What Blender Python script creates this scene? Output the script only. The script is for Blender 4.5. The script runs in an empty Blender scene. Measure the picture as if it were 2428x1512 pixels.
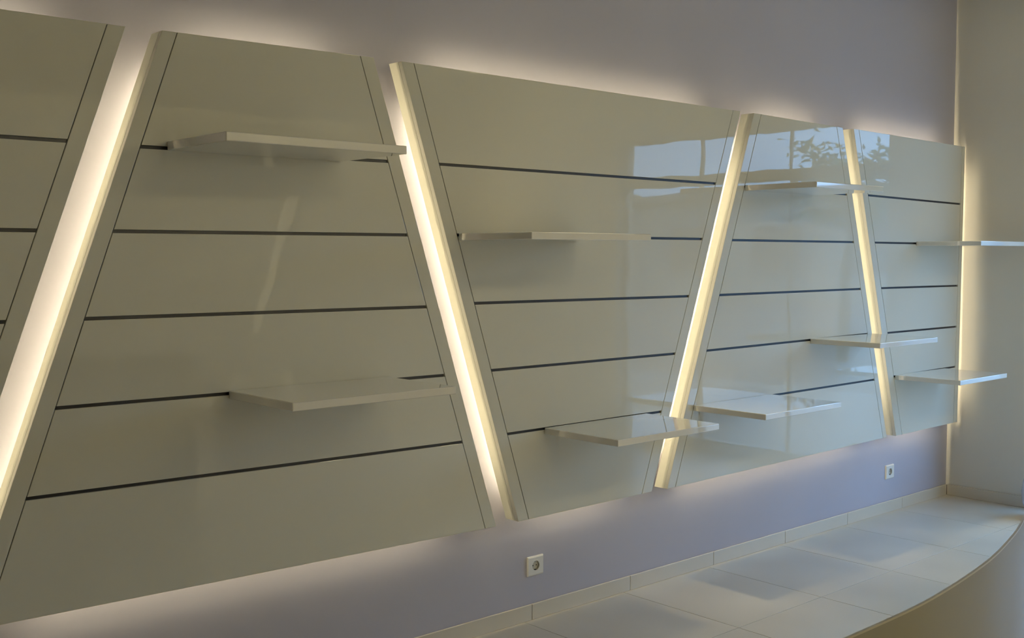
import bpy, bmesh, math, random
from mathutils import Vector, Matrix

random.seed(7)
sc = bpy.context.scene
C = sc.collection

# ------------------------------------------------------------------ camera
CAM = Vector((0.0, -3.2736, 1.5051))
YAW, PITCH, ROLL, FPX = math.radians(48.068), math.radians(3.3507), 0.00045, 2607.2
F = Vector((math.cos(PITCH) * math.cos(YAW), math.cos(PITCH) * math.sin(YAW), -math.sin(PITCH)))
R = Vector((math.sin(YAW), -math.cos(YAW), 0.0))
U = R.cross(F)
R2 = R * math.cos(ROLL) + U * math.sin(ROLL)
U2 = U * math.cos(ROLL) - R * math.sin(ROLL)
cam_data = bpy.data.cameras.new('camera')
cam_data.sensor_width = 36.0
cam_data.lens = 36.0 * FPX / 2428.0
cam_data.clip_start = 0.05
cam_data.clip_end = 300
cam = bpy.data.objects.new('camera', cam_data)
C.objects.link(cam)
cam.matrix_world = Matrix(((R2.x, U2.x, -F.x, CAM.x), (R2.y, U2.y, -F.y, CAM.y),
                           (R2.z, U2.z, -F.z, CAM.z), (0, 0, 0, 1)))
sc.camera = cam

# ------------------------------------------------------------------ sky and exposure
SKY = (0.30, 0.55, 1.0)
SKY_STRENGTH = 7.2
world = bpy.data.worlds.new('overcast_sky')
sc.world = world
world.use_nodes = True
wn = world.node_tree
wn.nodes['Background'].inputs[0].default_value = (*SKY, 1)
wn.nodes['Background'].inputs[1].default_value = SKY_STRENGTH

LAMP = (1.0, 0.85, 0.48)          # warm white room lamps
TUBE = (1.0, 0.85, 0.55)          # slightly whiter tubes behind the panels
TUBE_LEFT, TUBE_RIGHT, EDGE_TUBE, SIDE_TUBE, ROOM_LIGHT = 92.0, 19.0, 42.0, 10.0, 18.0
COVE_FILL = 168.0  # strength of the added fill tubes facing the opposite wall
SPOT = 0.32

sc.view_settings.view_transform = 'Standard'
sc.view_settings.look = 'None'
sc.view_settings.gamma = 1.0
sc.view_settings.exposure = 0.0
sc.view_settings.use_curve_mapping = False
sc.cycles.use_denoising = True
sc.cycles.max_bounces = 7
sc.cycles.diffuse_bounces = 4
sc.cycles.glossy_bounces = 3
sc.cycles.sample_clamp_indirect = 4.0
sc.cycles.caustics_reflective = False
sc.cycles.caustics_refractive = False
sc.cycles.use_adaptive_sampling = True
sc.cycles.adaptive_threshold = 0.09
sc.cycles.use_light_tree = False


# ------------------------------------------------------------------ materials
def new_mat(name):
    m = bpy.data.materials.new(name)
    m.use_nodes = True
    nt = m.node_tree
    return m, nt, nt.nodes['Principled BSDF']


def paint(name, col, rough=0.6, var=0.04, vscale=3.0, bump=0.0, bscale=60.0, spec=0.5, metallic=0.0, coat=0.0, bdist=0.002):
    m, nt, b = new_mat(name)
    tc = nt.nodes.new('ShaderNodeTexCoord')
    nz = nt.nodes.new('ShaderNodeTexNoise')
    nz.inputs['Scale'].default_value = vscale
    nz.inputs['Detail'].default_value = 1
    nt.links.new(tc.outputs['Object'], nz.inputs['Vector'])
    rp = nt.nodes.new('ShaderNodeValToRGB')
    rp.color_ramp.elements[0].position = 0.3
    rp.color_ramp.elements[1].position = 0.7
    rp.color_ramp.elements[0].color = (*[c * (1 - var) for c in col], 1)
    rp.color_ramp.elements[1].color = (*[min(1, c * (1 + var)) for c in col], 1)
    nt.links.new(nz.outputs['Fac'], rp.inputs['Fac'])
    nt.links.new(rp.outputs['Color'], b.inputs['Base Color'])
    b.inputs['Roughness'].default_value = rough
    b.inputs['Metallic'].default_value = metallic
    b.inputs['Specular IOR Level'].default_value = spec
    b.inputs['Coat Weight'].default_value = coat
    b.inputs['Coat Roughness'].default_value = 0.03
    if bump > 0:
        n2 = nt.nodes.new('ShaderNodeTexNoise')
        n2.inputs['Scale'].default_value = bscale
        n2.inputs['Detail'].default_value = 1
        nt.links.new(tc.outputs['Object'], n2.inputs['Vector'])
        bp = nt.nodes.new('ShaderNodeBump')
        bp.inputs['Strength'].default_value = bump
        bp.inputs['Distance'].default_value = bdist
        nt.links.new(n2.outputs['Fac'], bp.inputs['Height'])
        nt.links.new(bp.outputs['Normal'], b.inputs['Normal'])
    return m


def emit(name, col, strength):
    m = bpy.data.materials.new(name)
    m.use_nodes = True
    nt = m.node_tree
    nt.nodes.remove(nt.nodes['Principled BSDF'])
    e = nt.nodes.new('ShaderNodeEmission')
    e.inputs[0].default_value = (*col, 1)
    e.inputs[1].default_value = strength
    nt.links.new(e.outputs[0], nt.nodes['Material Output'].inputs[0])
    return m


M = {
    'lavender': paint('lavender_paint', (0.462, 0.45, 0.525), 0.65, 0.02, 1.5),
    'white': paint('white_paint', (0.80, 0.78, 0.72), 0.65, 0.02, 1.5),
    'cream': paint('cream_paint', (0.74, 0.71, 0.64), 0.65, 0.02, 1.5),
    'ceiling': paint('ceiling_paint', (0.75, 0.74, 0.70), 0.7, 0.02, 1.5),
    'lacquer': paint('cream_lacquer', (0.70, 0.68, 0.59), 0.018, 0.01, 1.0, 0.35, 6.0, 0.35, bdist=0.0012),
    'lacquer_side': paint('cream_lacquer_side', (0.70, 0.68, 0.575), 0.30, 0.01, 1.0, spec=0.3),
    'lacquer_strip': paint('cream_lacquer_strip', (0.70, 0.68, 0.59), 0.02, 0.01, 1.0, spec=0.35),
    'shelf': paint('shelf_lacquer', (0.82, 0.79, 0.72), 0.03, 0.01, 1.0, 0.06, 5.0, 0.6, coat=1.0, bdist=0.0008),
    'backing': paint('dark_backing', (0.05, 0.045, 0.035), 0.6),
    'channel': paint('anodised_channel', (0.030, 0.032, 0.040), 0.35, 0.05, 8.0, 0, 60, 0.5, 0.3),
    'tile': paint('porcelain_tile', (0.66, 0.605, 0.51), 0.22, 0.05, 2.2, 0.08, 160, 0.4),
    'grout': paint('grout', (0.20, 0.19, 0.17), 0.9),
    'plastic': paint('white_plastic', (0.80, 0.78, 0.73), 0.3, 0.01),
    'well': paint('grey_socket_plastic', (0.55, 0.54, 0.48), 0.35, 0.01),
    'black': paint('black_hole', (0.01, 0.01, 0.01), 0.5),
    'metal': paint('brushed_metal', (0.45, 0.45, 0.46), 0.35, 0.03, 20, 0, 60, 0.5, 1.0),
    'counter': paint('counter_lacquer', (0.215, 0.205, 0.17), 0.45, 0.02, 1.0, 0.2, 4.0, 0.4, bdist=0.001),
    'edge_highlight': paint('counter_edge_highlight', (0.40, 0.37, 0.31), 0.4),  # counter tint lightened to paint in the edge highlight
    'pot': paint('pale_blue_glaze', (0.52, 0.58, 0.72), 0.25, 0.03),
    'frame': paint('grey_aluminium', (0.33, 0.33, 0.33), 0.4, 0.03, 10, 0, 60, 0.5, 0.6),
    'asphalt': paint('asphalt', (0.16, 0.16, 0.165), 0.9, 0.15, 0.8),
    'pavement': paint('pavement_concrete', (0.36, 0.35, 0.33), 0.9, 0.1, 1.2),
    'render': paint('beige_render', (0.40, 0.37, 0.32), 0.9, 0.06, 0.6),
    'roof': paint('roof_edge', (0.25, 0.22, 0.20), 0.9, 0.06, 0.6),
    'winglass': paint('dark_window_glass', (0.06, 0.07, 0.08), 0.1, 0.02),
    'bark': paint('bark', (0.10, 0.08, 0.06), 0.9, 0.3, 12, 0.6, 30),
    'leaf': paint('leaf_green', (0.07, 0.13, 0.05), 0.5, 0.3, 3),
    'tube_left': emit('warm_tube_left', TUBE, TUBE_LEFT),
    'tube_right': emit('warm_tube_right', TUBE, TUBE_RIGHT),
    'tube_side': emit('warm_tube_side', TUBE, SIDE_TUBE),
    'tube_edge': emit('warm_tube_edge', TUBE, EDGE_TUBE),
    'fill_tube': emit('fill_tube', LAMP, COVE_FILL),
    'opal': emit('opal_diffuser', LAMP, ROOM_LIGHT),
    'strip': emit('wall_light_bar', LAMP, 1.7),
}


def glass_mat():
    m = bpy.data.materials.new('window_glass')
    m.use_nodes = True
    nt = m.node_tree
    nt.nodes.remove(nt.nodes['Principled BSDF'])
    tr = nt.nodes.new('ShaderNodeBsdfTransparent')
    tr.inputs[0].default_value = (0.90, 0.95, 0.94, 1)
    gl = nt.nodes.new('ShaderNodeBsdfGlossy')
    gl.inputs['Roughness'].default_value = 0.0
    mx = nt.nodes.new('ShaderNodeMixShader')
    mx.inputs[0].default_value = 0.06
    nt.links.new(tr.outputs[0], mx.inputs[1])
    nt.links.new(gl.outputs[0], mx.inputs[2])
    nt.links.new(mx.outputs[0], nt.nodes['Material Output'].inputs[0])
    return m


M['glass'] = glass_mat()


# ------------------------------------------------------------------ mesh helpers
def link(name, me, mat, parent=None, loc=None):
    o = bpy.data.objects.new(name, me)
    C.objects.link(o)
    if mat is not None and not me.materials:
        me.materials.append(M[mat] if isinstance(mat, str) else mat)
    if parent is not None:
        o.parent = parent
    if loc is not None:
        o.location = loc
    return o


def finish(bm, name, bevel=0.0, seg=2, smooth=False):
    if bevel > 0:
        bmesh.ops.bevel(bm, geom=list(bm.edges), offset=bevel, segments=seg, affect='EDGES', profile=0.5, clamp_overlap=True)
    bmesh.ops.recalc_face_normals(bm, faces=bm.faces)
    me = bpy.data.meshes.new(name)
    bm.to_mesh(me)
    bm.free()
    if smooth:
        for p in me.polygons:
            p.use_smooth = True
    return me


def prism(bm, poly, a, b, axis='y'):
    """extrude a 2D polygon: axis y -> poly is (x,z); axis z -> (x,y); axis x -> (y,z)"""
    def mk(p, t):
        if axis == 'y':
            return (p[0], t, p[1])
        if axis == 'z':
            return (p[0], p[1], t)
        return (t, p[0], p[1])
    v0 = [bm.verts.new(mk(p, a)) for p in poly]
    v1 = [bm.verts.new(mk(p, b)) for p in poly]
    bm.faces.new(v0)
    bm.faces.new(list(reversed(v1)))
    n = len(poly)
    for i in range(n):
        j = (i + 1) % n
        bm.faces.new((v0[j], v0[i], v1[i], v1[j]))


def box(bm, x0, x1, y0, y1, z0, z1):
    prism(bm, [(x0, y0), (x1, y0), (x1, y1), (x0, y1)], z0, z1, 'z')


def box_mesh(name, x0, x1, y0, y1, z0, z1, bevel=0.0, seg=2):
    bm = bmesh.new()
    box(bm, x0, x1, y0, y1, z0, z1)
    return finish(bm, name, bevel, seg)


def prism_mesh(name, poly, a, b, axis='y', bevel=0.0, seg=2):
    bm = bmesh.new()
    prism(bm, poly, a, b, axis)
    return finish(bm, name, bevel, seg)


def tube_between(bm, p, q, r0, r1=None, n=8):
    r1 = r0 if r1 is None else r1
    p, q = Vector(p), Vector(q)
    d = (q - p).normalized()
    a = d.orthogonal().normalized()
    b = d.cross(a)
    v0 = [bm.verts.new(p + (a * math.cos(2 * math.pi * i / n) + b * math.sin(2 * math.pi * i / n)) * r0) for i in range(n)]
    v1 = [bm.verts.new(q + (a * math.cos(2 * math.pi * i / n) + b * math.sin(2 * math.pi * i / n)) * r1) for i in range(n)]
    bm.faces.new(v0)
    bm.faces.new(list(reversed(v1)))
    for i in range(n):
        j = (i + 1) % n
        bm.faces.new((v0[j], v0[i], v1[i], v1[j]))


def lathe(bm, prof, n=32):
    rings = []
    for r, z in prof:
        rings.append([bm.verts.new((r * math.cos(2 * math.pi * i / n), r * math.sin(2 * math.pi * i / n), z)) for i in range(n)])
    for a, b in zip(rings, rings[1:]):
        for i in range(n):
            j = (i + 1) % n
            bm.faces.new((a[i], a[j], b[j], b[i]))
    return rings


def empty(name, loc=(0, 0, 0)):
    o = bpy.data.objects.new(name, None)
    o.empty_display_size = 0.1
    C.objects.link(o)
    o.location = loc
    return o


def tag(o, label, cat, group=None):
    o['label'] = label
    o['category'] = cat
    if group:
        o['group'] = group
    return o


def struct(o, label=None):
    o['kind'] = 'structure'
    if label:
        o['label'] = label
    return o


# ------------------------------------------------------------------ the room
XL, XR, YF, ZC = -2.4, 6.615, -6.2, 3.1
WEND = -0.64              # where the right wall stops and the shop window begins
WTOP = 2.40               # top of the shop window
NBAY = 3
WLAST = WEND - 0.795 * NBAY

struct(link('wall_back', box_mesh('wall_back', XL, XR, 0.0, 0.15, 0.0, ZC), 'lavender'), 'lavender painted wall behind the display panels')
bm = bmesh.new()
box(bm, XR, XR + 0.2, WEND, 0.15, 0.0, ZC)
struct(link('wall_right', finish(bm, 'wall_right'), 'cream'), 'cream painted wall at the right')
bm = bmesh.new()
box(bm, XR, XR + 0.2, WLAST, WEND, WTOP, ZC)
box(bm, XR, XR + 0.2, YF, WLAST, 0.0, ZC)
struct(link('wall_street', finish(bm, 'wall_street'), 'cream'), 'cream wall around the shop window')
struct(link('wall_left', box_mesh('wall_left', XL - 0.15, XL, YF, 0.15, 0.0, ZC), 'white'), 'white painted wall behind the camera at left')
struct(link('wall_front', box_mesh('wall_front', XL - 0.15, XR + 0.2, YF - 0.15, YF, 0.0, ZC), 'white'), 'white painted wall opposite the display panels')
struct(link('ceiling', box_mesh('ceiling', XL - 0.15, XR + 0.2, YF - 0.15, 0.15, ZC, ZC + 0.15), 'ceiling'), 'plain white ceiling')

# floor: grout bed with single tiles on it
floor = struct(link('floor', box_mesh('floor', XL - 0.15, XR + 0.2, YF - 0.15, 0.15, -0.12, -0.0025), 'grout'), 'floor of pale porcelain tiles')
TJ = 0.0015
xs = [XL] + [3.0 + 0.6 * k for k in range(-8, 7) if XL + 0.1 < 3.0 + 0.6 * k < XR - 0.1] + [XR - 0.001]
ys = [0.0, -0.638] + [-0.638 - 0.6 * k for k in range(1, 9)] + [YF]
cache = {}
for i in range(len(xs) - 1):
    for j in range(len(ys) - 1):
        w, d = round(xs[i + 1] - xs[i] - 2 * TJ, 4), round(ys[j] - ys[j + 1] - 2 * TJ, 4)
        if (w, d) not in cache:
            cache[(w, d)] = box_mesh('tile', -w / 2, w / 2, -d / 2, d / 2, -0.0024, 0.0, 0.0006, 1)
        link('tile', cache[(w, d)], 'tile', floor, ((xs[i] + xs[i + 1]) / 2, (ys[j] + ys[j + 1]) / 2, 0))

# skirting of cut tiles
HB = 0.066
bb = struct(link('baseboard_back', box_mesh('baseboard_back', XL, XR, -0.004, -0.0005, 0.0005, HB - 0.004), 'grout'), 'skirting of pale tiles along the display wall')
bx = [XL] + [3.042 + 0.602 * k for k in range(-8, 6) if XL + 0.1 < 3.042 + 0.602 * k < XR - 0.1] + [XR - 0.014]
for a, b in zip(bx, bx[1:]):
    w = round(b - a - 0.0024, 4)
    if ('bb', w) not in cache:
        cache[('bb', w)] = box_mesh('skirting_tile', -w / 2, w / 2, -0.013, -0.0035, 0.0006, HB, 0.0015, 2)
    link('skirting_tile', cache[('bb', w)], 'tile', bb, ((a + b) / 2, 0, 0))
br = struct(link('baseboard_right', box_mesh('baseboard_right', XR - 0.004, XR - 0.0005, WEND, -0.004, 0.0005, HB - 0.004), 'grout'), 'skirting of pale tiles along the right wall')
for a, b in ((-0.0135, -0.6), (-0.6, WEND)):
    w = abs(b - a) - 0.002
    link('skirting_tile', box_mesh('skirting_tile', -0.0135, -0.0035, -w / 2, w / 2, 0.0006, HB, 0.0015, 2), 'tile', br, (XR, (a + b) / 2, 0))

# shop window in the right-hand wall line: transom lights above a rail, tall panes below
win = struct(link('window_1', box_mesh('window_1', XR + 0.05, XR + 0.12, WLAST, WEND, 0.0, 0.10), 'frame'), 'grey framed shop window with transom lights')
for k in range(NBAY + 1):
    y = WEND - 0.795 * k
    h = 0.045 if k in (0, NBAY) else 0.022
    y0, y1 = (y - h, y) if k == 0 else ((y, y + h) if k == NBAY else (y - h / 2, y + h / 2))
    link('mullion', box_mesh('mullion', XR + 0.074, XR + 0.098, y0, y1, 0.1, WTOP), 'frame', win)
link('rail', box_mesh('rail', XR + 0.04, XR + 0.13, WLAST, WEND, 2.03, 2.11), 'frame', win)
link('head', box_mesh('head', XR + 0.05, XR + 0.12, WLAST, WEND, WTOP - 0.02, WTOP), 'frame', win)
for k in range(NBAY):
    y0, y1 = WEND - 0.795 * (k + 1), WEND - 0.795 * k
    link('pane', box_mesh('pane', XR + 0.083, XR + 0.089, y0 + 0.012, y1 - 0.012, 0.1, 2.03), 'glass', win)
    link('pane', box_mesh('pane', XR + 0.083, XR + 0.089, y0 + 0.012, y1 - 0.012, 2.11, WTOP - 0.02), 'glass', win)

# ------------------------------------------------------------------ display panels
YP = -0.105               # front face; the boxes stand 3 cm off the wall
YB = -0.030               # back of the boxes
SLOT = 0.0105


def ln(l, z):
    return l[0] * z + l[1]


def meet(side, lev):
    """point where a side line x=a*z+c meets a level line through (x0,z0),(x1,z1)"""
    (x0, z0), (x1, z1) = lev
    m = (z1 - z0) / (x1 - x0)
    z = (z0 + m * (side[1] - x0)) / (1 - m * side[0])
    return (ln(side, z), z)


def shift_level(lev, dz):
    return tuple((x, z + dz) for x, z in lev)


def shift_side(s, dx):
    return (s[0], s[1] + dx)


PANELS = [  # edges and slots taken from image pixels, then scaled about the camera
    dict(L=(0.35, -1.7423), Lj=(0.35, -1.6877), Rj=(0.3534, 0.5124), R=(0.3534, 0.5665),
         top=((-0.8944, 2.1638), (1.3316, 2.1678)), bot=((-1.59, 0.4844), (0.7453, 0.4805)),
         slots=[((-0.9937, 1.822), (1.1527, 1.825)), ((-0.9937, 1.5726), (1.0633, 1.5716)), ((-0.9937, 1.3202), (0.9937, 1.3202)), ((-0.9937, 1.0697), (0.9937, 1.0697)), ((-0.9937, 0.8223), (0.9937, 0.8223))],
         label='leftmost backlit cream slatted panel, cut off by the left picture edge, without shelves'),
    dict(L=(0.3535, 0.6764), Lj=(0.3495, 0.7332), Rj=(-0.3238, 2.8566), R=(-0.3235, 2.9114),
         top=((1.4469, 2.1718), (2.2031, 2.1817)), bot=((0.9639, 0.4815), (2.7626, 0.4546)),
         slots=[((1.3694, 1.823), (2.2607, 1.8299)), ((1.2799, 1.5726), (2.3472, 1.5746)), ((1.1895, 1.3202), (2.4287, 1.3162)), ((1.104, 1.0697), (2.5072, 1.0608)), ((1.0216, 0.8223), (2.5946, 0.8034))],
         label='second backlit cream slatted panel from the left, wide at the bottom, holding two shelves'),
    dict(L=(-0.3228, 3.0279), Lj=(-0.3234, 3.084), Rj=(0.3623, 3.4464), R=(0.357, 3.5149),
         top=((2.3253, 2.1827), (4.2909, 2.1787)), bot=((2.8818, 0.4536), (3.6768, 0.4576)),
         slots=[((2.4913, 1.8329), (4.1091, 1.8329)), ((2.5728, 1.5775), (4.0166, 1.5765)), ((2.6582, 1.3222), (3.9242, 1.3172)), ((2.7417, 1.0628), (3.8328, 1.0618)), ((2.8242, 0.8084), (3.7344, 0.8084))],
         label='middle backlit cream slatted panel, wide at the top and narrow at the bottom'),
    dict(L=(0.357, 3.6213), Lj=(0.3577, 3.6774), Rj=(-0.3138, 5.8019), R=(-0.3035, 5.8374),
         top=((4.4022, 2.1797), (5.1773, 2.1708)), bot=((3.7762, 0.4546), (5.6941, 0.4765)),
         slots=[((4.3317, 1.8299), (5.233, 1.824)), ((4.2482, 1.5736), (5.3125, 1.5726)), ((4.1498, 1.3172), (5.385, 1.3202)), ((4.0604, 1.0618), (4.905, 1.0678)), ((3.962, 0.8064), (5.548, 0.8144))],
         label='fourth backlit cream slatted panel from the left, wide at the bottom, holding three shelves'),
    dict(L=(-0.3, 5.9374), Lj=(-0.3089, 6.0088), Rj=(0.0155, 6.476), R=(0.01, 6.5267),
         top=((5.2866, 2.1728), (6.5487, 2.1599)), bot=((5.8034, 0.4725), (6.5288, 0.4785)),
         slots=[((5.4446, 1.827), (6.5129, 1.8121)), ((5.5241, 1.5716), (6.5089, 1.5696)), ((5.6046, 1.3202), (6.501, 1.3172)), ((5.6742, 1.0678), (6.497, 1.0678)), ((5.7636, 0.8163), (6.493, 0.8223))],
         label='rightmost backlit cream slatted panel beside the cream wall, with a straight right edge'),
]

for P in PANELS:
    bl = meet(P['L'], P['bot'])
    root = empty('display_panel', (bl[0], 0, bl[1]))
    tag(root, P['label'], 'display panel', 'backlit slatted display panels')
    inv = Vector((-bl[0], 0, -bl[1]))

    def part(name, poly, a, b, mat, bev=0.0, parent=root, off=inv):
        me = prism_mesh(name, poly, a, b, 'y', bev, 2)
        me.transform(Matrix.Translation(off))
        return link(name, me, mat, parent)

    g = 0.0013
    # boards between the two edge strips
    levels = [P['top']]
    for s in P['slots']:
        levels += [shift_level(s, SLOT / 2), shift_level(s, -SLOT / 2)]
    levels.append(P['bot'])
    Lb, Rb = shift_side(P['Lj'], g), shift_side(P['Rj'], -g)
    for k in range(6):
        t, b = levels[2 * k], levels[2 * k + 1]
        part('board', [meet(Lb, b), meet(Rb, b), meet(Rb, t), meet(Lb, t)], YP, YP + 0.020, 'lacquer', 0.0012)
    for k in range(5):
        t, b = shift_level(P['slots'][k], SLOT / 2 - 0.0004), shift_level(P['slots'][k], -SLOT / 2 + 0.0004)
        part('slot_channel', [meet(Lb, b), meet(Rb, b), meet(Rb, t), meet(Lb, t)], YP + 0.007, YP + 0.020, 'channel')
    # edge strips
    for s0, s1 in ((P['L'], shift_side(P['Lj'], -g)), (shift_side(P['Rj'], g), P['R'])):
        part('edge_strip', [meet(s0, P['bot']), meet(s1, P['bot']), meet(s1, P['top']), meet(s0, P['top'])], YP, YP + 0.020, 'lacquer_strip', 0.0015)
    # dark backing board, set in a little
    bi, ti = shift_level(P['bot'], 0.004), shift_level(P['top'], -0.004)
    l2, r2 = shift_side(P['L'], 0.004), shift_side(P['R'], -0.004)
    part('backing', [meet(l2, bi), meet(r2, bi), meet(r2, ti), meet(l2, ti)], YP + 0.0201, YP + 0.028, 'backing')
    # returns that close the four sides of the box
    l3, r3 = shift_side(P['L'], 0.018), shift_side(P['R'], -0.018)
    t3, b3 = shift_level(P['top'], -0.018), shift_level(P['bot'], 0.018)
    Y0 = YP + 0.0202
    part('side_return', [meet(P['L'], P['bot']), meet(l3, P['bot']), meet(l3, P['top']), meet(P['L'], P['top'])], Y0, YB, 'lacquer_side')
    if P is not PANELS[-1]:
        part('side_return', [meet(r3, P['bot']), meet(P['R'], P['bot']), meet(P['R'], P['top']), meet(r3, P['top'])], Y0, -0.068, 'lacquer_side')
    part('top_return', [meet(l3, t3), meet(r3, t3), meet(r3, P['top']), meet(l3, P['top'])], Y0, YB, 'lacquer_side')
    part('bottom_return', [meet(l3, P['bot']), meet(r3, P['bot']), meet(r3, b3), meet(l3, b3)], Y0, YB, 'lacquer_side')

    # tubes on the wall, hidden behind the rim of the box
    def tube(p, q, mat):
        bm2 = bmesh.new()
        tube_between(bm2, Vector(p) + inv, Vector(q) + inv, 0.008, n=6)
        link('light_tube', finish(bm2, 'light_tube'), mat, root)
    ty = -0.045
    for side, dx in ((P['L'], 0.12), (P['R'], -0.12)):
        s, yy, mt = shift_side(side, dx), ty, 'tube_left'
        if dx < 0:
            yy, mt = -0.020, 'tube_right'
        if P is PANELS[-1] and dx < 0:
            s, yy, mt = shift_side(side, -0.030), -0.040, 'tube_side'
        tube((ln(s, 0.60), yy, 0.60), (ln(s, 2.03), yy, 2.03), mt)
    for lev, dz in ((P['top'], -0.10), (P['bot'], 0.10)):
        a = meet(shift_side(P['L'], 0.16), shift_level(lev, dz))
        b = meet(shift_side(P['R'], -0.16), shift_level(lev, dz))
        tube((a[0], ty, a[1]), (b[0], ty, b[1]), 'tube_edge')


# ------------------------------------------------------------------ shelves
SHELVES = [  # places and sizes from image pixels, scaled about the camera like the panels
    (1.4528, 1.8439, 0.6171, 0.3736, 'cream shelf seen from below, on the top slot of the second panel from the left'),
    (2.5797, 1.5835, 0.6231, 0.3975, 'cream shelf at eye level on the second slot of the middle panel'),
    (1.6426, 1.0757, 0.6111, 0.3876, 'cream shelf on the fourth slot of the second panel from the left'),
    (3.0209, 0.8124, 0.6121, 0.3995, 'lowest shelf of the middle panel, its top mirroring the lit gap to its right'),
    (4.3317, 1.8339, 0.5823, 0.3915, 'highest shelf of the fourth panel, on its top slot'),
    (4.905, 1.0747, 0.5803, 0.3925, 'cream shelf on the fourth slot of the fourth panel, reaching over the lit gap'),
    (3.962, 0.8173, 0.6022, 0.3955, 'lowest shelf of the fourth panel, on its bottom slot'),
    (5.9743, 1.5815, 0.5863, 0.3816, 'upper shelf of the rightmost panel, cut off by the right picture edge'),
    (5.7666, 0.8243, 0.5704, 0.3836, 'lower shelf of the rightmost panel, in front of the cream wall'),
]
for x, zt, w, d, lab in SHELVES:
    root = empty('wall_shelf', (x, YP, zt - 0.026))
    tag(root, lab, 'shelf', 'lacquered shelves on the slatted panels')
    bm = bmesh.new()
    box(bm, 0, w, -d, -0.0006, 0, 0.026)
    link('shelf_board', finish(bm, 'shelf_board', 0.0028, 3), 'shelf', root)
    link('slot_bracket', box_mesh('slot_bracket', 0.012, w - 0.012, -0.0008, 0.0065, 0.0165, 0.0205), 'metal', root)


# ------------------------------------------------------------------ sockets
def socket(cx, cz, lab):
    root = empty('wall_socket', (cx, -0.0003, cz))
    tag(root, lab, 'socket', 'white wall sockets')
    hw, hh, t, r, n = 0.0440, 0.0405, 0.009, 0.0195, 40
    bm = bmesh.new()
    def sq(a, sx, sz):
        c, s = math.cos(a), math.sin(a)
        m = max(abs(c), abs(s))
        return (c / m * sx, s / m * sz)
    ang = [2 * math.pi * (i + 0.5) / n + math.pi / 4 - math.pi / n for i in range(n)]
    def ring(f, y):
        return [bm.verts.new((f(a)[0], y if not callable(y) else y(f(a)), f(a)[1])) for a in ang]
    rings = [ring(lambda a: sq(a, hw, hh), 0.0),
             ring(lambda a: sq(a, hw, hh), -t * 0.62),
             ring(lambda a: sq(a, hw - 0.0025, hh - 0.0055), -t),
             ring(lambda a: (math.cos(a) * (r + 0.0015), math.sin(a) * (r + 0.0015)), -t),
             ring(lambda a: (math.cos(a) * r, math.sin(a) * r), -t + 0.001)]
    for p, q in zip(rings, rings[1:]):
        for i in range(n):
            j = (i + 1) % n
            bm.faces.new((p[i], p[j], q[j], q[i]))
    link('cover_plate', finish(bm, 'cover_plate'), 'plastic', root)
    link('ridge', box_mesh('ridge', -0.021, 0.021, -t - 0.0007, -t + 0.0002, 0.0225, 0.0240, 0.0003, 1), 'plastic', root)
    bm = bmesh.new()
    a0 = [bm.verts.new((math.cos(a) * (r + 0.0004), -t + 0.0008, math.sin(a) * (r + 0.0004))) for a in ang]
    a1 = [bm.verts.new((math.cos(a) * (r - 0.001), -0.0006, math.sin(a) * (r - 0.001))) for a in ang]
    for i in range(n):
        j = (i + 1) % n
        bm.faces.new((a0[i], a0[j], a1[j], a1[i]))
    bm.faces.new(a1)
    well = link('socket_well', finish(bm, 'socket_well'), 'well', root)
    for dx in (-0.0095, 0.0095):
        bm = bmesh.new()
        tube_between(bm, (dx, -0.0006, 0), (dx, -0.0010, 0), 0.0027, n=16)
        link('pin_hole', finish(bm, 'pin_hole'), 'black', well)
    for s in (-1, 1):
        link('earth_clip', box_mesh('earth_clip', -0.0045, 0.0045, -0.0072, -0.0008, min(s * 0.0155, s * 0.0182), max(s * 0.0155, s * 0.0182), 0.0005, 1), 'metal' if s > 0 else 'black', well)
    return root


socket(3.066, 0.2225, 'white wall socket low on the lavender wall under the middle panel')
socket(5.913, 0.2365, 'white wall socket near the room corner under the rightmost panel')

# ------------------------------------------------------------------ curved counter front in the foreground
h = 1.0
pts = [Vector(p) for p in ((0.7383, -2.5062), (1.0068, -2.5062), (1.2779, -2.5056), (1.3927, -2.5042), (1.4816, -2.5022), (1.5941, -2.4915), (1.7353, -2.4723), (1.8424, -2.4529), (1.9505, -2.4264), (2.0350, -2.4049), (2.1367, -2.3727), (2.2652, -2.3277), (2.3995, -2.2774), (2.5505, -2.2186))]  # edge traced from image pixels, scaled about the camera up to counter height


def catmull(P, n=8):
    out = []
    for i in range(len(P) - 1):
        p0, p1, p2, p3 = P[max(i - 1, 0)], P[i], P[i + 1], P[min(i + 2, len(P) - 1)]
        for j in range(n):
            t = j / n
            out.append(0.5 * ((2 * p1) + (p2 - p0) * t + (2 * p0 - 5 * p1 + 4 * p2 - p3) * t * t + (3 * p1 - p0 - 3 * p2 + p3) * t ** 3))
    return out + [P[-1]]
sm = catmull(pts)
# ease the curve
for _ in range(30):
    sm = [sm[0]] + [(sm[i - 1] + sm[i] * 2 + sm[i + 1]) / 4 for i in range(1, len(sm) - 1)] + [sm[-1]]


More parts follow.
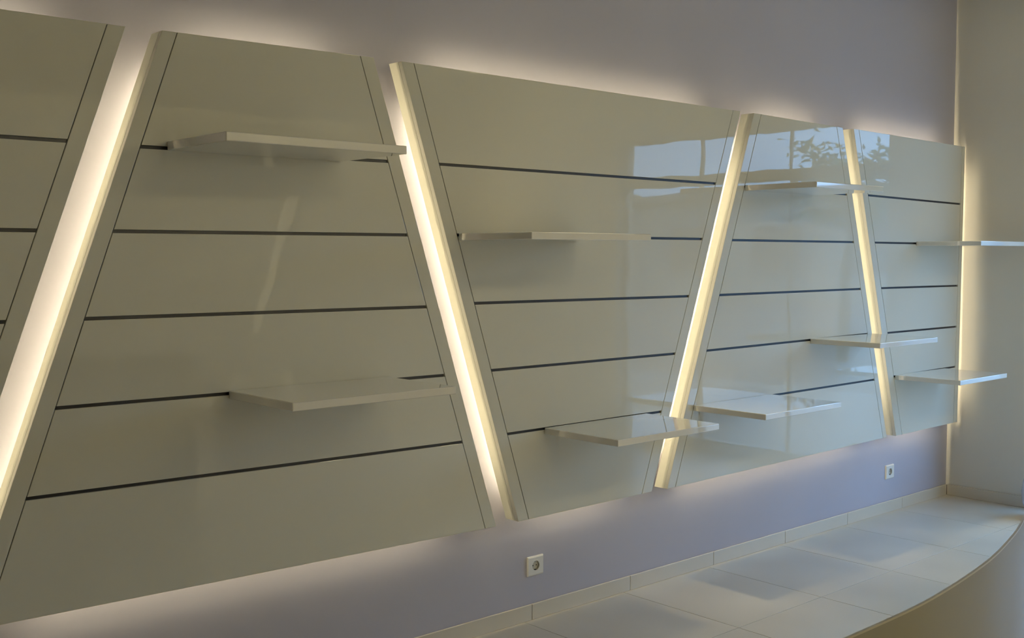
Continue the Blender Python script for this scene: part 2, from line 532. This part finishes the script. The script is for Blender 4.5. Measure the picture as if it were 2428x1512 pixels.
def shell(name, curve, t0, t1, z0, z1, mat, parent, off, bevel=0.0):
    bm = bmesh.new()
    cols = []
    for i, p in enumerate(curve):
        a, b = curve[max(i - 1, 0)], curve[min(i + 1, len(curve) - 1)]
        d = (b - a).normalized()
        nrm = Vector((d.y, -d.x))                      # toward the camera side
        p0, p1 = p + nrm * t0 - off, p + nrm * t1 - off
        cols.append([bm.verts.new((p0.x, p0.y, z0)), bm.verts.new((p1.x, p1.y, z0)), bm.verts.new((p1.x, p1.y, z1)), bm.verts.new((p0.x, p0.y, z1))])
    for a, b in zip(cols, cols[1:]):
        for i in range(4):
            j = (i + 1) % 4
            bm.faces.new((a[i], a[j], b[j], b[i]))
    bm.faces.new(cols[0])
    bm.faces.new(list(reversed(cols[-1])))
    me = finish(bm, name)
    return link(name, me, mat, parent)


off = Vector((pts[4].x, pts[4].y))
cf = tag(empty('curved_counter', (off.x, off.y, 0)), 'curved brownish cream counter front in the bottom right foreground', 'counter')
shell('edge_highlight', sm, 0.0, 0.004, h - 0.003, h, 'edge_highlight', cf, off)  # lighter colour on the top edge stands in for its highlight
shell('front_panel', sm, 0.0, 0.004, 0.06, h - 0.003, 'counter', cf, off)
shell('plinth', sm, 0.0005, 0.0035, 0.0, 0.06, 'channel', cf, off)

# pale pot peeking in at the right picture edge
pot = empty('rounded_pot', (6.40, -0.685, 0.0))
tag(pot, 'pale blue rounded pot at the right picture edge by the cream wall', 'pot')
bm = bmesh.new()
lathe(bm, [(0.001, 0.0), (0.055, 0.0), (0.085, 0.03), (0.110, 0.09), (0.116, 0.15), (0.108, 0.21), (0.090, 0.26), (0.085, 0.275), (0.078, 0.275), (0.082, 0.25), (0.095, 0.20), (0.001, 0.19)], 40)
link('bowl', finish(bm, 'bowl', smooth=True), 'pot', pot)

# ------------------------------------------------------------------ ceiling lamps
def ceiling_lamp(x, y, lab):
    root = tag(empty('ceiling_lamp', (x, y, ZC)), lab, 'ceiling lamp', 'round opal ceiling lamps')
    bm = bmesh.new()
    lathe(bm, [(0.001, -0.0003), (0.165, -0.0003), (0.165, -0.022), (0.001, -0.022)], 24)
    link('base', finish(bm, 'base'), 'plastic', root)
    bm = bmesh.new()
    lathe(bm, [(0.17, -0.0225), (0.18, -0.04), (0.18, -0.085), (0.165, -0.10), (0.001, -0.10)], 16)
    link('diffuser', finish(bm, 'diffuser'), 'opal', root)


names = ['first', 'second', 'third', 'fourth']
for i, x in enumerate((2.2, 3.5, 4.7, 5.9)):
    ceiling_lamp(x, -3.8, names[i] + ' round opal ceiling lamp from the left, over the shop floor')

def spotlight(x, y, lab):
    root = tag(empty('ceiling_spotlight', (x, y, ZC)), lab, 'spotlight', 'recessed spotlights over the display wall')
    bm = bmesh.new()
    lathe(bm, [(0.040, -0.0003), (0.054, -0.0003), (0.052, -0.010), (0.042, -0.012), (0.040, -0.006)], 28)
    link('trim_ring', finish(bm, 'trim_ring', smooth=True), 'plastic', root)
    bm = bmesh.new()
    tube_between(bm, (0, 0, -0.0003), (0, 0, -0.006), 0.0395, n=28)
    link('lens', finish(bm, 'lens'), 'opal', root)
    ld = bpy.data.lights.new('spot_lamp', 'AREA')
    ld.shape = 'DISK'
    ld.size = 0.10
    ld.energy = SPOT
    ld.color = LAMP
    ld.spread = math.radians(26)
    lo = bpy.data.objects.new('lamp', ld)
    C.objects.link(lo)
    lo.parent = root
    lo.location = (0, 0, -0.014)


for i, x in enumerate((2.8, 3.9, 5.0, 6.1)):
    spotlight(x, -0.45, names[i] + ' recessed ceiling spotlight from the left, over the display wall')

# unseen fill light, added so the opposite wall bounces light onto the panels
cove = tag(empty('fill_cove', (4.0, -5.6, 2.72)), 'added unseen fill light, screened tubes along the wall opposite the panels', 'fill light')
link('tube_screen', box_mesh('tube_screen', -6.3, 2.58, -0.04, 0.04, 0.0, ZC - 2.7205), 'white', cove)  # added screen that keeps the fill tubes out of the lacquer reflections
for i in range(3):
    bm = bmesh.new()
    tube_between(bm, (-1.2 + 1.22 * i, -0.25, 0.25), (-0.05 + 1.22 * i, -0.25, 0.25), 0.02, n=6)
    link('light_tube', finish(bm, 'light_tube'), 'fill_tube', cove)  # added fill tubes, there for their bounce off the opposite wall

# slanted light bar on the wall opposite, seen mirrored in the lacquer
lb = tag(empty('wall_light_bar', (5.02, YF, 0.73)), 'slanted light bar on the opposite wall', 'wall lamp')
bm = bmesh.new()
prism(bm, [(-0.04, 0.0), (0.10, 0.0), (0.55, 1.35), (0.41, 1.35)], 0.0006, 0.03, 'y')
link('housing', finish(bm, 'housing'), 'plastic', lb)
bm = bmesh.new()
prism(bm, [(-0.02, 0.02), (0.09, 0.02), (0.53, 1.33), (0.42, 1.33)], 0.0302, 0.036, 'y')
link('diffuser', finish(bm, 'diffuser'), 'strip', lb)

# ------------------------------------------------------------------ the street outside
struct(link('ground', box_mesh('ground', XR + 0.2, 80, -60, 30, -0.5, -0.14), 'asphalt'), 'asphalt street outside the shop window')
struct(link('pavement', box_mesh('pavement', XR + 0.2, 11.0, -60, 30, -0.1401, -0.03), 'pavement'), 'concrete pavement outside the shop window')
bld = tag(empty('building', (34, -18, -0.14)), 'low beige building across the street, seen mirrored in the panels', 'building')
link('wall', box_mesh('wall', 0, 8, -26, 30, 0.0, 3.7), 'render', bld)
link('roof', box_mesh('roof', -0.25, 8.2, -26.2, 30.2, 3.7, 4.05), 'roof', bld)
for i in range(13):
    y = -24 + i * 4.1
    wdw = link('window', box_mesh('window', -0.06, 0.0, y, y + 2.4, 0.9, 2.8), 'frame', bld)
    link('window_pane', box_mesh('window_pane', -0.075, -0.0605, y + 0.1, y + 2.3, 1.0, 2.7), 'winglass', wdw)

tr = tag(empty('street_tree', (14.0, -5.45, -0.03)), 'leafy tree outside the shop window, seen mirrored in the panels', 'tree')
bm = bmesh.new()
tube_between(bm, (0, 0, 0), (0.05, 0.03, 1.6), 0.09, 0.07, 10)
tube_between(bm, (0.05, 0.03, 1.58), (0.05, 0.03, 2.95), 0.06, 0.03, 8)
tips = []
for i in range(20):
    a = random.uniform(0, 2 * math.pi)
    e = random.uniform(-0.15, 1.0)
    L = random.uniform(0.5, 0.95)
    st = Vector((0.05, 0.03, random.uniform(2.0, 2.75)))
    en = st + Vector((math.cos(a) * math.cos(e), math.sin(a) * math.cos(e), math.sin(e))) * L
    tube_between(bm, st, en, 0.03, 0.008, 6)
    tips.append((st, en))
link('trunk', finish(bm, 'trunk'), 'bark', tr)
bm = bmesh.new()
for st, en in tips:
    for _ in range(55):
        t = random.uniform(0.35, 1.12)
        c = st.lerp(en, t) + Vector((random.gauss(0, .10), random.gauss(0, .10), random.gauss(0, .10)))
        d = Vector((random.gauss(0, 1), random.gauss(0, 1), random.gauss(-.3, .7))).normalized()
        w = d.orthogonal().normalized() * random.uniform(.022, .035)
        l = random.uniform(.11, .2)
        up = d.cross(w).normalized() * 0.012
        v = [bm.verts.new(c), bm.verts.new(c + d * l * .45 + w + up), bm.verts.new(c + d * l), bm.verts.new(c + d * l * .45 - w + up)]
        bm.faces.new(v)
fo = link('foliage', finish(bm, 'foliage'), 'leaf', tr)
fo['kind'] = 'stuff'
